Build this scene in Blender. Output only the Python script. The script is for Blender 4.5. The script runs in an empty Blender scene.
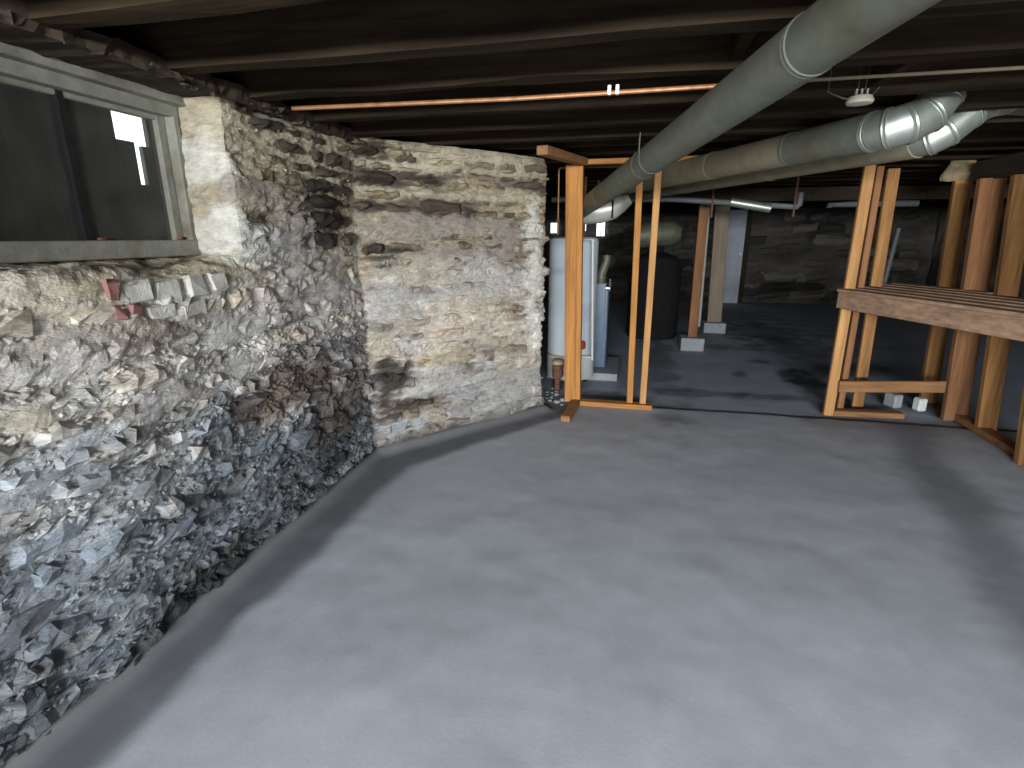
import bpy, bmesh, math, random
import numpy as np
from mathutils import Vector, Matrix
random.seed(7); RNG = np.random.RandomState(7)
S = bpy.context.scene
COL = S.collection

# ------------------------------------------------------------------ camera, world, light, exposure
FPX, PITCH, YAW, CH = 525.0, math.atan(147/525), math.radians(12.5), 1.4
cam_d = bpy.data.cameras.new('camera'); cam = bpy.data.objects.new('camera', cam_d); COL.objects.link(cam)
cam_d.sensor_width = 36; cam_d.sensor_fit = 'HORIZONTAL'; cam_d.lens = FPX*36/1024
cam_d.clip_start = .05
cam.location = (0, 0, CH); cam.rotation_euler = (math.pi/2-PITCH, 0, YAW)
S.camera = cam
W = bpy.data.worlds.new('sky'); S.world = W; W.use_nodes = True
wb = W.node_tree.nodes['Background']; wb.inputs[0].default_value = (.80, .89, 1, 1); wb.inputs[1].default_value = 6.0
S.view_settings.view_transform = 'Standard'; S.view_settings.look = 'None'
S.view_settings.gamma = 1; S.view_settings.use_curve_mapping = False
S.view_settings.exposure = 0.26
def area(name, loc, target, sx, sy, power, color):
    d = bpy.data.lights.new(name, 'AREA'); d.shape = 'RECTANGLE'; d.size = sx; d.size_y = sy; d.energy = power; d.color = color
    o = bpy.data.objects.new(name, d); COL.objects.link(o); o.location = loc
    o.rotation_euler = (Vector(target)-Vector(loc)).to_track_quat('-Z', 'Y').to_euler(); return o
# daylight falling through the open cellar doorway behind the photographer
area('doorway_daylight', (.4, -4.6, 1.68), (.3, 3.0, .3), 3.2, .5, 690, (.93, .965, 1.0))
# added fill light overhead, brightens the near floor; no opening there
area('overhead_fill', (.9, -.35, 1.93), (.45, 1.1, .0), 1.2, .7, 18, (.90, .95, 1.0))

# ------------------------------------------------------------------ pixel -> point helpers (design coordinates of the place)
_fw = np.array([-math.sin(YAW)*math.cos(PITCH), math.cos(YAW)*math.cos(PITCH), -math.sin(PITCH)])
_rt = np.array([math.cos(YAW), math.sin(YAW), 0]); _up = np.cross(_rt, _fw); _C = np.array([0, 0, CH])
def _ray(x, y): return _fw+_rt*(x-512)/FPX-_up*(y-384)/FPX
def atZ(x, y, z=0): d = _ray(x, y); return _C+d*((z-CH)/d[2])
def atX(x, y, X): d = _ray(x, y); return _C+d*(X/d[0])
def atY(x, y, Y): d = _ray(x, y); return _C+d*(Y/d[1])
def atP(x, y, p0, n): d = _ray(x, y); n = np.array(n); return _C+d*(((np.array(p0)-_C)@n)/(d@n))

# ------------------------------------------------------------------ numpy noise
_perm = RNG.permutation(256); _perm = np.concatenate([_perm, _perm, _perm])
_grad = RNG.normal(size=(256, 3)); _grad /= np.linalg.norm(_grad, axis=1)[:, None]
def pn(p):
    p = np.asarray(p, float); i = np.floor(p).astype(int); f = p-i; u = f*f*f*(f*(f*6-15)+10); i &= 255
    r = 0
    for dx in (0, 1):
        for dy in (0, 1):
            for dz in (0, 1):
                h = _perm[_perm[_perm[(i[:, 0]+dx) & 255]+((i[:, 1]+dy) & 255)]+((i[:, 2]+dz) & 255)]
                g = _grad[h]; d = f-np.array([dx, dy, dz])
                w = (u[:, 0] if dx else 1-u[:, 0])*(u[:, 1] if dy else 1-u[:, 1])*(u[:, 2] if dz else 1-u[:, 2])
                r = r+w*(g*d).sum(1)
    return r*1.6
def fbm(p, o=4, l=2.1, g=.5):
    p = np.asarray(p, float); a = 1; r = 0
    for k in range(o): r = r+a*pn(p+k*17.3); p = p*l; a *= g
    return r
def sstep(a, b, x): t = np.clip((x-a)/(b-a), 0, 1); return t*t*(3-2*t)

# ------------------------------------------------------------------ materials
def mat(name): m = bpy.data.materials.new(name); m.use_nodes = True; nt = m.node_tree; return m, nt, nt.nodes['Principled BSDF']
def N(nt, t, **k):
    n = nt.nodes.new(t)
    for a, b in k.items(): setattr(n, a, b)
    return n
def rough_surface(name, base=None, attr=None, rough=.9, metal=0, nscale=30, stretch=(1, 1, 1), var=.35, bump=.25, bscale=60, bdist=.01,
                  dark=None, dscale=4, dlo=.45, dhi=.7, spec=.3):
    m, nt, b = mat(name); L = nt.links.new
    tc = N(nt, 'ShaderNodeTexCoord'); mp = N(nt, 'ShaderNodeMapping'); mp.inputs['Scale'].default_value = stretch
    L(tc.outputs['Object'], mp.inputs[0])
    oi = N(nt, 'ShaderNodeObjectInfo'); ad = N(nt, 'ShaderNodeVectorMath', operation='MULTIPLY_ADD')
    cx = N(nt, 'ShaderNodeCombineXYZ')
    for i in range(3): L(oi.outputs['Random'], cx.inputs[i])
    L(cx.outputs[0], ad.inputs[0]); ad.inputs[1].default_value = (37, 23, 51); L(mp.outputs[0], ad.inputs[2])
    n1 = N(nt, 'ShaderNodeTexNoise'); n1.inputs['Scale'].default_value = nscale; n1.inputs['Detail'].default_value = 6; n1.inputs['Roughness'].default_value = .65
    L(ad.outputs[0], n1.inputs['Vector'])
    mr = N(nt, 'ShaderNodeMapRange'); mr.inputs[1].default_value = .25; mr.inputs[2].default_value = .75; mr.inputs[3].default_value = 1-var; mr.inputs[4].default_value = 1+var
    L(n1.outputs[0], mr.inputs[0])
    if attr: c = N(nt, 'ShaderNodeAttribute', attribute_name=attr).outputs['Color']
    else: c = N(nt, 'ShaderNodeRGB'); c.outputs[0].default_value = (*base, 1); c = c.outputs[0]
    if dark:
        n3 = N(nt, 'ShaderNodeTexNoise'); n3.inputs['Scale'].default_value = dscale; n3.inputs['Detail'].default_value = 5
        L(ad.outputs[0], n3.inputs['Vector'])
        m3 = N(nt, 'ShaderNodeMapRange'); m3.inputs[1].default_value = dlo; m3.inputs[2].default_value = dhi; L(n3.outputs[0], m3.inputs[0])
        mx3 = N(nt, 'ShaderNodeMix', data_type='RGBA'); L(m3.outputs[0], mx3.inputs[0]); L(c, mx3.inputs[6]); mx3.inputs[7].default_value = (*dark, 1); c = mx3.outputs[2]
    mx = N(nt, 'ShaderNodeVectorMath', operation='SCALE'); L(c, mx.inputs[0]); L(mr.outputs[0], mx.inputs['Scale'])
    L(mx.outputs[0], b.inputs['Base Color'])
    b.inputs['Roughness'].default_value = rough; b.inputs['Metallic'].default_value = metal; b.inputs['Specular IOR Level'].default_value = spec
    n2 = N(nt, 'ShaderNodeTexNoise'); n2.inputs['Scale'].default_value = bscale; n2.inputs['Detail'].default_value = 5; n2.inputs['Roughness'].default_value = .7
    L(ad.outputs[0], n2.inputs['Vector'])
    bp = N(nt, 'ShaderNodeBump'); bp.inputs['Strength'].default_value = bump; bp.inputs['Distance'].default_value = bdist; L(n2.outputs[0], bp.inputs['Height']); L(bp.outputs[0], b.inputs['Normal'])
    return m
M = {}
M['mortar'] = rough_surface('lime mortar and rubble', attr='Col', nscale=22, stretch=(1, 1, 2.2), var=.30, bump=.9, bscale=55, bdist=.018)
M['stone'] = rough_surface('ledge stone', attr='Col', nscale=26, stretch=(1, 1, 3), var=.34, bump=.9, bscale=48, bdist=.014)
M['floor'] = rough_surface('concrete floor', attr='Col', nscale=9, stretch=(1, 1, 1), var=.07, bump=.16, bscale=70, bdist=.004, rough=.72, spec=.35)
def wood(name, base, axis, dark=None, var=.3, bump=.35, rough=.8, dlo=.55, dhi=.75, fine=34, spec=.3):
    st = [1, 1, 1]; st[axis] = .07
    return rough_surface(name, base=base, nscale=fine, stretch=st, var=var, bump=bump, bscale=fine*2.2, bdist=.004, dark=dark, dscale=9, dlo=dlo, dhi=dhi, rough=rough, spec=spec)
M['pine_z'] = wood('orange pine upright', (.50, .225, .062), 2, (.30, .11, .03), var=.35)
M['pine_x'] = wood('orange pine crosswise', (.46, .21, .06), 0, (.30, .11, .03), var=.35)
M['pale_z'] = wood('pale pine upright', (.53, .28, .105), 2, (.32, .14, .05), var=.35)
M['brown_z'] = wood('brown timber upright', (.29, .135, .058), 2, (.15, .07, .035), var=.4)
M['old_z'] = wood('old orange timber upright', (.37, .185, .062), 2, (.17, .08, .035), var=.45, dlo=.45, dhi=.7)
M['brown_x'] = wood('brown timber crosswise', (.29, .145, .062), 0, (.16, .08, .036), var=.4)
M['bench'] = wood('weathered bench timber', (.36, .225, .145), 1, (.24, .15, .10), var=.45)
M['post'] = wood('grey brown post', (.28, .22, .16), 2, (.14, .11, .08))
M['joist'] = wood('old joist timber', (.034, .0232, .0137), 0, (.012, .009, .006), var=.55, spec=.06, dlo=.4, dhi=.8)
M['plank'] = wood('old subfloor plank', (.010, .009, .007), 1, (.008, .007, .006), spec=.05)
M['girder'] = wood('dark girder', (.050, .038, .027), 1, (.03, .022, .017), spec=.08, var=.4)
M['frame'] = rough_surface('grey flaking paint', (.235, .23, .19), nscale=18, var=.25, bump=.3, dark=(.14, .12, .08), dscale=6, dlo=.5, dhi=.75, rough=.7)
M['board'] = wood('outside weathered board', (.16, .145, .12), 2, (.05, .045, .04))
M['galv'] = rough_surface('dusty galvanised steel', (.175, .188, .147), nscale=14, var=.22, bump=.1, bscale=30, rough=.58, metal=.45, dark=(.15, .125, .08), dscale=3.0, dlo=.45, dhi=.75)
M['galv_dull'] = rough_surface('dusty tan galvanised steel', (.26, .235, .16), nscale=14, var=.2, bump=.1, bscale=30, rough=.65, metal=.25, dark=(.24, .20, .13), dscale=3, dlo=.45, dhi=.7)
M['galv_new'] = rough_surface('bright galvanised steel', (.50, .54, .48), nscale=10, var=.25, bump=.08, bscale=20, rough=.42, metal=.8)
M['silver'] = rough_surface('clean sheet metal', (.78, .78, .68), nscale=8, var=.1, bump=.05, rough=.4, metal=.55)
M['copper'] = rough_surface('copper pipe', (.42, .21, .10), nscale=20, var=.4, bump=.05, rough=.5, metal=.6)
M['iron'] = rough_surface('rusty iron', (.16, .075, .045), nscale=30, var=.4, bump=.3, rough=.85)
M['black'] = rough_surface('black pipe', (.016, .016, .016), nscale=20, var=.3, bump=.1, rough=.9, spec=.1)
M['greypipe'] = rough_surface('grey pipe', (.16, .165, .17), nscale=12, var=.3, bump=.1, rough=.5)
M['heater'] = rough_surface('white enamel', (.66, .74, .78), nscale=4, var=.06, bump=.03, rough=.35, spec=.5)
M['heater_base'] = rough_surface('off white enamel', (.66, .70, .66), nscale=4, var=.08, bump=.03, rough=.4)
M['tan'] = rough_surface('tan band', (.42, .32, .2), nscale=10, var=.15, rough=.6)
M['red'] = rough_surface('red plastic', (.45, .07, .03), nscale=10, var=.1, bump=.03, rough=.45)
M['label'] = rough_surface('grey printed label', (.22, .30, .36), nscale=60, var=.35, bump=0, rough=.5)
M['blue'] = rough_surface('blue grey painted steel', (.085, .14, .20), nscale=9, var=.3, bump=.08, rough=.38, spec=.5)
M['pvc'] = rough_surface('white plastic pipe', (.62, .62, .58), nscale=12, var=.1, bump=.03, rough=.4)
M['white'] = rough_surface('white porcelain', (.48, .46, .37), nscale=20, var=.1, bump=.02, rough=.35)
M['wire'] = rough_surface('old cloth wire', (.13, .10, .065), nscale=50, var=.2, rough=.8)
M['panel'] = rough_surface('pale painted panel', (.56, .60, .68), nscale=5, var=.15, bump=.08, rough=.6)
M['block'] = rough_surface('concrete block', (.34, .36, .37), nscale=20, var=.2, bump=.4)
M['cloth'] = rough_surface('mildewed cloth', (.27, .21, .12), nscale=12, var=.4, bump=.6, dark=(.15, .12, .07), dscale=8, dlo=.45, dhi=.65)
M['brick_red'] = rough_surface('red brick', (.23, .115, .10), nscale=25, var=.25, bump=.6, dark=(.42, .35, .3), dscale=9, dlo=.6, dhi=.75)
M['brick_white'] = rough_surface('whitewashed brick', (.50, .48, .42), nscale=20, var=.25, bump=.6, dark=(.40, .37, .32), dscale=10, dlo=.55, dhi=.7)
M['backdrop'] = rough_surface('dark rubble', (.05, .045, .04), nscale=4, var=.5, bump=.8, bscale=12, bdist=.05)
M['ground'] = rough_surface('outside soil', (.06, .05, .04), nscale=10, var=.3)
def glass():
    m, nt, b = mat('dirty window glass'); L = nt.links.new
    b.inputs['Base Color'].default_value = (.10, .10, .09, 1); b.inputs['Roughness'].default_value = .25
    t = N(nt, 'ShaderNodeBsdfTransparent'); t.inputs[0].default_value = (.80, .82, .80, 1)
    mx = N(nt, 'ShaderNodeMixShader'); tc = N(nt, 'ShaderNodeTexCoord')
    n = N(nt, 'ShaderNodeTexNoise'); n.inputs['Scale'].default_value = 9; n.inputs['Detail'].default_value = 6; L(tc.outputs['Object'], n.inputs['Vector'])
    r = N(nt, 'ShaderNodeMapRange'); r.inputs[1].default_value = .3; r.inputs[2].default_value = .7; r.inputs[3].default_value = .18; r.inputs[4].default_value = .42; L(n.outputs[0], r.inputs[0])
    L(r.outputs[0], mx.inputs[0]); L(t.outputs[0], mx.inputs[1]); L(b.outputs[0], mx.inputs[2]); L(mx.outputs[0], nt.nodes['Material Output'].inputs[0]); return m
M['glass'] = glass()
def lit(name, c, s):
    m, nt, b = mat(name); b.inputs['Base Color'].default_value = (.1, .1, .1, 1); b.inputs['Emission Color'].default_value = (*c, 1); b.inputs['Emission Strength'].default_value = s; return m
M['daylit'] = lit('daylight behind frosted pane', (.86, .93, 1), 2.2)

# ------------------------------------------------------------------ object helpers
def wloc(o):
    v = Vector((0, 0, 0))
    while o is not None: v = v+o.location; o = o.parent
    return v
def tag(o, label=None, cat=None, group=None, kind=None):
    if label: o['label'] = label
    if cat: o['category'] = cat
    if group: o['group'] = group
    if kind: o['kind'] = kind
    return o
def empty(name, loc, label=None, cat=None, group=None, kind=None):
    o = bpy.data.objects.new(name, None); COL.objects.link(o); o.location = loc; o.empty_display_size = .1
    return tag(o, label, cat, group, kind)
def link(name, verts, faces, m, parent=None, col=None, smooth=False, loc=(0, 0, 0)):
    loc = Vector(loc); base = wloc(parent) if parent else Vector((0, 0, 0))
    v = np.asarray(verts, float)-np.array(loc+(base if parent else Vector((0, 0, 0))))*0
    me = bpy.data.meshes.new(name)
    v = v-np.array(loc)
    me.from_pydata(v.tolist(), [], faces if isinstance(faces, list) else faces.tolist()); me.materials.append(m)
    if col is not None:
        a = me.color_attributes.new('Col', 'FLOAT_COLOR', 'POINT'); c = np.ones((len(v), 4), np.float32); c[:, :3] = np.clip(col, .004, .95)
        a.data.foreach_set('color', c.ravel())
    if smooth: me.polygons.foreach_set('use_smooth', [True]*len(me.polygons))
    me.update()
    o = bpy.data.objects.new(name, me); COL.objects.link(o); o.parent = parent; o.location = loc-base
    return o
class MB:
    def __init__(s): s.v = []; s.f = []; s.sm = False
    def add(s, v, f): n = len(s.v); s.v += [tuple(x) for x in v]; s.f += [tuple(i+n for i in q) for q in f]; return s
    def obox(s, c, ax, ay, az, bev=.0):     # centre, three half-axis vectors
        c, ax, ay, az = map(lambda t: np.array(t, float), (c, ax, ay, az))
        if bev <= 0:
            v = [c+i*ax+j*ay+k*az for i in (-1, 1) for j in (-1, 1) for k in (-1, 1)]
            return s.add(v, [(0, 1, 3, 2), (4, 6, 7, 5), (0, 4, 5, 1), (2, 3, 7, 6), (0, 2, 6, 4), (1, 5, 7, 3)])
        bm = bmesh.new(); r = bmesh.ops.create_cube(bm, size=2)
        la, lb, lc = [np.linalg.norm(t) for t in (ax, ay, az)]
        for vv in bm.verts: vv.co = Vector((vv.co.x*la, vv.co.y*lb, vv.co.z*lc))
        bmesh.ops.bevel(bm, geom=bm.edges[:], offset=min(bev, .8*min(la, lb, lc)), segments=1, affect='EDGES')
        bm.verts.index_update()
        v = [c+vv.co.x*ax/la+vv.co.y*ay/lb+vv.co.z*az/lc for vv in bm.verts]; f = [[q.index for q in ff.verts] for ff in bm.faces]; bm.free()
        return s.add(v, f)
    def box(s, x0, x1, y0, y1, z0, z1, bev=0):
        return s.obox(((x0+x1)/2, (y0+y1)/2, (z0+z1)/2), ((x1-x0)/2, 0, 0), (0, (y1-y0)/2, 0), (0, 0, (z1-z0)/2), bev)
    def bar(s, a, b, w, t, wdir=(1, 0, 0), bev=.004):   # beam from a to b, width w along wdir, thickness t across
        a, b, wd = np.array(a, float), np.array(b, float), np.array(wdir, float); d = b-a; L = np.linalg.norm(d); d = d/L
        wd = wd-d*(wd@d); wd /= np.linalg.norm(wd); td = np.cross(d, wd)
        return s.obox((a+b)/2, wd*w/2, td*t/2, d*L/2, bev)
    def tube(s, pts, r, n=12, cap=True):
        pts = [np.array(p, float) for p in pts]; k = len(pts); rs = r if hasattr(r, '__len__') else [r]*k
        V = []; ref = None
        for i, p in enumerate(pts):
            d = (pts[min(i+1, k-1)]-pts[max(i-1, 0)]); 
            if i not in (0, k-1):
                d1 = pts[i]-pts[i-1]; d2 = pts[i+1]-pts[i]; a1, a2 = np.linalg.norm(d1), np.linalg.norm(d2)
                if a1 > 1e-9 and a2 > 1e-9: d = d1/a1+d2/a2
            d = d/np.linalg.norm(d)
            if ref is None: ref = np.cross(d, (0, 0, 1) if abs(d[2]) < .9 else (1, 0, 0))
            ref = ref-d*(ref@d); ref /= np.linalg.norm(ref); o = np.cross(d, ref)
            for q in range(n): a = 2*math.pi*q/n; V.append(p+rs[i]*(math.cos(a)*ref+math.sin(a)*o))
        F = [(i*n+q, i*n+(q+1) % n, (i+1)*n+(q+1) % n, (i+1)*n+q) for i in range(k-1) for q in range(n)]
        if cap: F += [tuple(range(n-1, -1, -1)), tuple((k-1)*n+q for q in range(n))]
        return s.add(V, F)
    def lathe(s, c, prof, n=24):
        return s.tube([(c[0], c[1], c[2]+z) for r, z in prof], [r for r, z in prof], n)
    def build(s, name, m, parent=None, smooth=False, loc=None):
        v = np.array(s.v)
        if loc is None: loc = (v.min(0)+v.max(0))/2; loc[2] = v[:, 2].min()
        o = link(name, v, s.f, m, parent, smooth=smooth, loc=loc)
        if smooth:
            me = o.data; sh = np.array([len(p.vertices) <= 4 for p in me.polygons]); me.polygons.foreach_set('use_smooth', sh.tolist())
            bm = bmesh.new(); bm.from_mesh(me)
            for e in bm.edges:
                if len(e.link_faces) == 2 and e.calc_face_angle(0) > .6: e.smooth = False
            bm.to_mesh(me); bm.free()
        return o
def hull_chip(c, r, nrm):
    pass

# ------------------------------------------------------------------ the plan
H = 1.95                                    # underside of the joists
XL = -1.565                                 # left wall face
CN = np.array([-1.60, 2.97]); EN = np.array([-.64, 4.15])      # corner and end of the angled wall
WY0, WY1, WZ0 = 1.02, 1.945, 1.285          # window recess in the left wall
XW = -1.82                                  # window plane
dB = (EN-CN)/np.linalg.norm(EN-CN); nB = np.array([dB[1], -dB[0]])   # along the angled wall and its outward normal
LB = np.linalg.norm(EN-CN)

def wl(x, y): p = atX(x, y, XL); return p[1], p[2]
def wbk(x, y): p = atP(x, y, (CN[0], CN[1], 0), (nB[0], nB[1], 0)); return (p[:2]-CN)@dB, p[2]
# located marks: (pixel x, y, rx, ry, colour, strength, mortar build-up)
CR = (.54, .475, .34); WH = (.70, .68, .60); DK = (.045, .038, .034); BR = (.17, .125, .10); BG = (.36, .31, .255); GW = (.52, .50, .47); BL = (.36, .395, .43); OC = (.56, .43, .27)
ML = [  # left wall
 (290,170,85,50,(.50,.44,.32),.55,-.004),(255,130,40,22,(.46,.40,.29),.5,-.004),(322,220,26,30,DK,.8,-.012),(268,225,14,26,DK,.85,0),(240,185,16,10,DK,.5,0),
 (212,160,26,34,WH,.75,.018),(222,118,30,14,CR,.6,.01),(236,232,19,36,WH,.85,.02),(262,245,22,20,GW,.7,.01),(300,250,26,34,GW,.8,.025),(325,290,40,30,GW,.6,.02),
 (262,195,40,14,BG,.8,.022),(290,215,22,18,BG,.7,.02),(320,262,26,12,BG,.6,.01),
 (60,300,60,22,CR,.5,.01),(180,292,50,16,WH,.7,.012),(100,345,70,22,BG,.55,.025),(60,365,60,16,GW,.7,.02),(190,320,60,16,BG,.6,.022),(150,340,50,10,BG,.6,.02),
 (222,340,18,12,WH,.6,.01),(245,325,36,18,GW,.6,.02),(160,400,40,16,GW,.7,.015),(60,405,60,14,WH,.6,.01),(20,420,40,14,CR,.6,.01),(195,395,24,14,OC,.35,0),
 (215,380,40,22,GW,.5,.01),(260,360,26,18,GW,.45,.01),
 (300,385,46,22,BR,.85,-.012),(325,352,24,12,BR,.6,-.01),(345,400,34,40,BR,.65,-.012),(262,420,46,22,BR,.45,-.01),(365,345,14,18,BR,.6,0),
 (330,440,50,30,DK,.45,-.01),(215,498,30,16,DK,.45,-.01),(150,520,40,12,DK,.35,-.01),(250,535,28,16,DK,.6,-.012),(215,575,36,16,DK,.7,-.014),(170,600,22,14,DK,.5,-.01),(150,640,36,12,DK,.6,-.014),(55,650,26,30,DK,.6,-.012),(100,700,40,12,DK,.6,-.01),(290,505,22,12,DK,.5,-.01),(330,470,22,14,DK,.55,-.01),(20,740,40,14,DK,.5,0),
 (185,562,50,16,BL,.4,.012),(120,590,60,18,BL,.45,.01),(40,480,60,30,BL,.6,.01),(90,440,30,16,BL,.6,.01),(150,480,50,26,GW,.3,.01),(60,560,60,30,BL,.6,.01),(110,500,50,30,BL,.5,0),(20,620,50,30,BL,.5,.01),(260,470,50,22,BL,.4,0),
]
MR = [  # angled wall
 (372,150,32,11,DK,.9,-.012),(410,152,16,10,DK,.6,0),(375,177,40,10,DK,.85,-.01),(365,205,19,8,DK,.85,-.008),(395,207,16,5,DK,.5,0),(432,180,12,5,DK,.8,0),(443,170,5,9,BR,.8,0),(455,172,10,6,BR,.7,0),
 (442,206,34,15,BR,.95,.004),(425,216,12,8,DK,.6,0),(468,214,8,9,DK,.8,0),(440,190,16,5,DK,.7,0),(528,186,24,8,BR,.95,-.004),(480,175,12,4,BR,.6,0),(505,204,8,3,BR,.6,0),(510,222,12,5,BR,.6,0),
 (372,248,9,4,DK,.9,-.008),(392,249,22,4,DK,.85,-.008),(378,258,18,2.2,DK,.9,-.008),(400,265,18,3,DK,.6,0),(380,268,16,3,DK,.7,0),(380,275,26,2,BR,.6,0),(390,288,30,3,DK,.5,0),(355,250,10,8,BR,.6,0),(430,293,12,4,BR,.8,0),(470,250,16,2,BR,.6,0),(510,240,24,20,BR,.45,0),(520,262,16,14,BR,.5,0),
 (440,225,70,9,BG,.85,.014),(500,245,14,22,BG,.8,.012),(450,255,30,14,BG,.8,.014),(395,232,60,8,BG,.7,.01),
 (490,160,60,14,CR,.75,.008),(400,166,60,4,CR,.85,.01),(393,146,5,13,CR,.8,.006),(350,195,9,60,CR,.35,.006),(500,195,50,6,CR,.6,.006),(420,195,90,3,CR,.5,.004),(380,190,40,3,CR,.7,0),
 (460,285,60,20,GW,.75,.008),(420,275,26,12,CR,.5,0),(360,270,12,26,OC,.25,0),(400,320,30,26,GW,.5,.006),(470,320,50,20,OC,.4,0),(375,350,18,16,CR,.6,.008),
 (449,358,22,9,(.66,.55,.36),.9,.01),(360,362,8,12,CR,.7,.01),(392,378,20,15,DK,.9,-.012),(415,405,32,9,BR,.8,-.01),(390,402,22,10,DK,.5,0),(464,370,11,8,BR,.7,0),(440,380,26,11,GW,.8,.012),(415,392,16,4,WH,.7,.008),(462,402,14,11,(.40,.38,.39),.9,.014),(505,385,36,26,GW,.55,.01),(480,350,30,8,BG,.5,0),
 (385,430,14,14,BR,.6,0),(393,431,12,12,(.50,.53,.55),.95,.01),(419,428,5,10,(.5,.52,.52),.9,.006),(441,422,5,5,CR,.8,.01),(410,440,40,8,BR,.6,0),(430,410,24,4,CR,.5,0),
 (533,230,7,22,WH,.97,.012),(535,278,8,20,WH,.97,.012),(531,322,7,10,(.86,.85,.80),.98,.014),(537,336,5,14,(.86,.85,.80),.98,.014),(520,345,20,20,OC,.3,0),
]
def prep(L, fn):
    out = []
    for x, y, rx, ry, c, st, h in L:
        s, z = fn(x, y); s1, z1 = fn(x+rx, y); s2, z2 = fn(x, y+ry)
        out.append((s, z, max(abs(s1-s), .02), max(abs(z2-z), .008), (z1-z)/max(s1-s, .01), np.array(c), st, h))
    return out
ML = prep(ML, wl); MR = prep(MR, wbk)
def marks(s, z, L, nz, c, h):
    kk = 1.0 if L is ML else 1.22
    for (cs, cz, rs, rz, sl, cc, st, hh) in L:
        u = (s-cs)/rs; v = (z-cz)/rz
        d = np.sqrt(u*u+v*v)/kk+.55*nz
        m = (1-sstep(.75, 1.25, d))*st
        c = c*(1-m[:, None])+cc*m[:, None]; h = h+hh*m
    return c, h
def wall_look(s, z, P, L, left):
    """albedo and mortar build-up at wall coordinates s, z; P = world points"""
    n1 = fbm(P*np.array([2.2, 2.2, 3.5]), 4); n2 = fbm(P*np.array([5, 5, 13])+9, 4); n3 = fbm(P*np.array([9, 9, 26])+31, 3)
    hi = sstep(.9, 1.5, z+.2*n1)
    tan = np.array([.43, .36, .245]); beige = np.array([.66, .62, .56]); blue = np.array([.36, .395, .42])
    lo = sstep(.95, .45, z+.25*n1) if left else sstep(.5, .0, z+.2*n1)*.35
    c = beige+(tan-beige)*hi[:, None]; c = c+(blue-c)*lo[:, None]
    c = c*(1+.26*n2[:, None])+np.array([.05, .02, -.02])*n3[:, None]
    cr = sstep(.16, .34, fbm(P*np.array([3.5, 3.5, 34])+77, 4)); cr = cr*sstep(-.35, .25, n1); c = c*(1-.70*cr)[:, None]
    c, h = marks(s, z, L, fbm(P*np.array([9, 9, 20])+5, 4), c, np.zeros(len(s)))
    foot_dark = sstep(.13, .02, z+.05*n1)[:, None]; low_dark = sstep(.75, .15, z+.2*n1)[:, None]*(.34 if left else .12); c = c*(1-.55*foot_dark)*(1-low_dark)  # darker towards the wall foot, most just above the floor
    return c, h
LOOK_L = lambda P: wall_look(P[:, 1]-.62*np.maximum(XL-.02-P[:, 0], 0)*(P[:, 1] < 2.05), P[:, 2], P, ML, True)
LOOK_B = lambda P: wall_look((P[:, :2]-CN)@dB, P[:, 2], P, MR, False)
def dispv(P, left):
    q = P*np.array([1, 1, 1.0]); a = fbm(q*np.array([2.0, 2.0, 3.0])+3, 3)*.028
    lay = fbm(q*np.array([5, 5, 22])+11, 4)*.013+fbm(q*np.array([18, 18, 45])+21, 3)*.0065
    return a, lay
def surf_disp(P, nrm, look, left):
    a, lay = dispv(P, left); c, h = look(P)
    sm = 1-np.clip(h/.02, 0, 1)*.75                  # smeared mortar is smoother
    if not left: sm = sm*(1-.6*sstep(LB-.12, LB-.02, (P[:, :2]-CN)@dB))
    return P+nrm*(a+lay*sm+h)[:, None], c
def grid_faces(nu, nv, off=0, mask=None):
    i = np.arange(nu-1)[:, None]; j = np.arange(nv-1)[None, :]; a = (i*nv+j)
    F = np.stack([a, a+nv, a+nv+1, a+1], -1).reshape(-1, 4)
    if mask is not None: F = F[mask.reshape(-1)]
    return F+off

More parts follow.
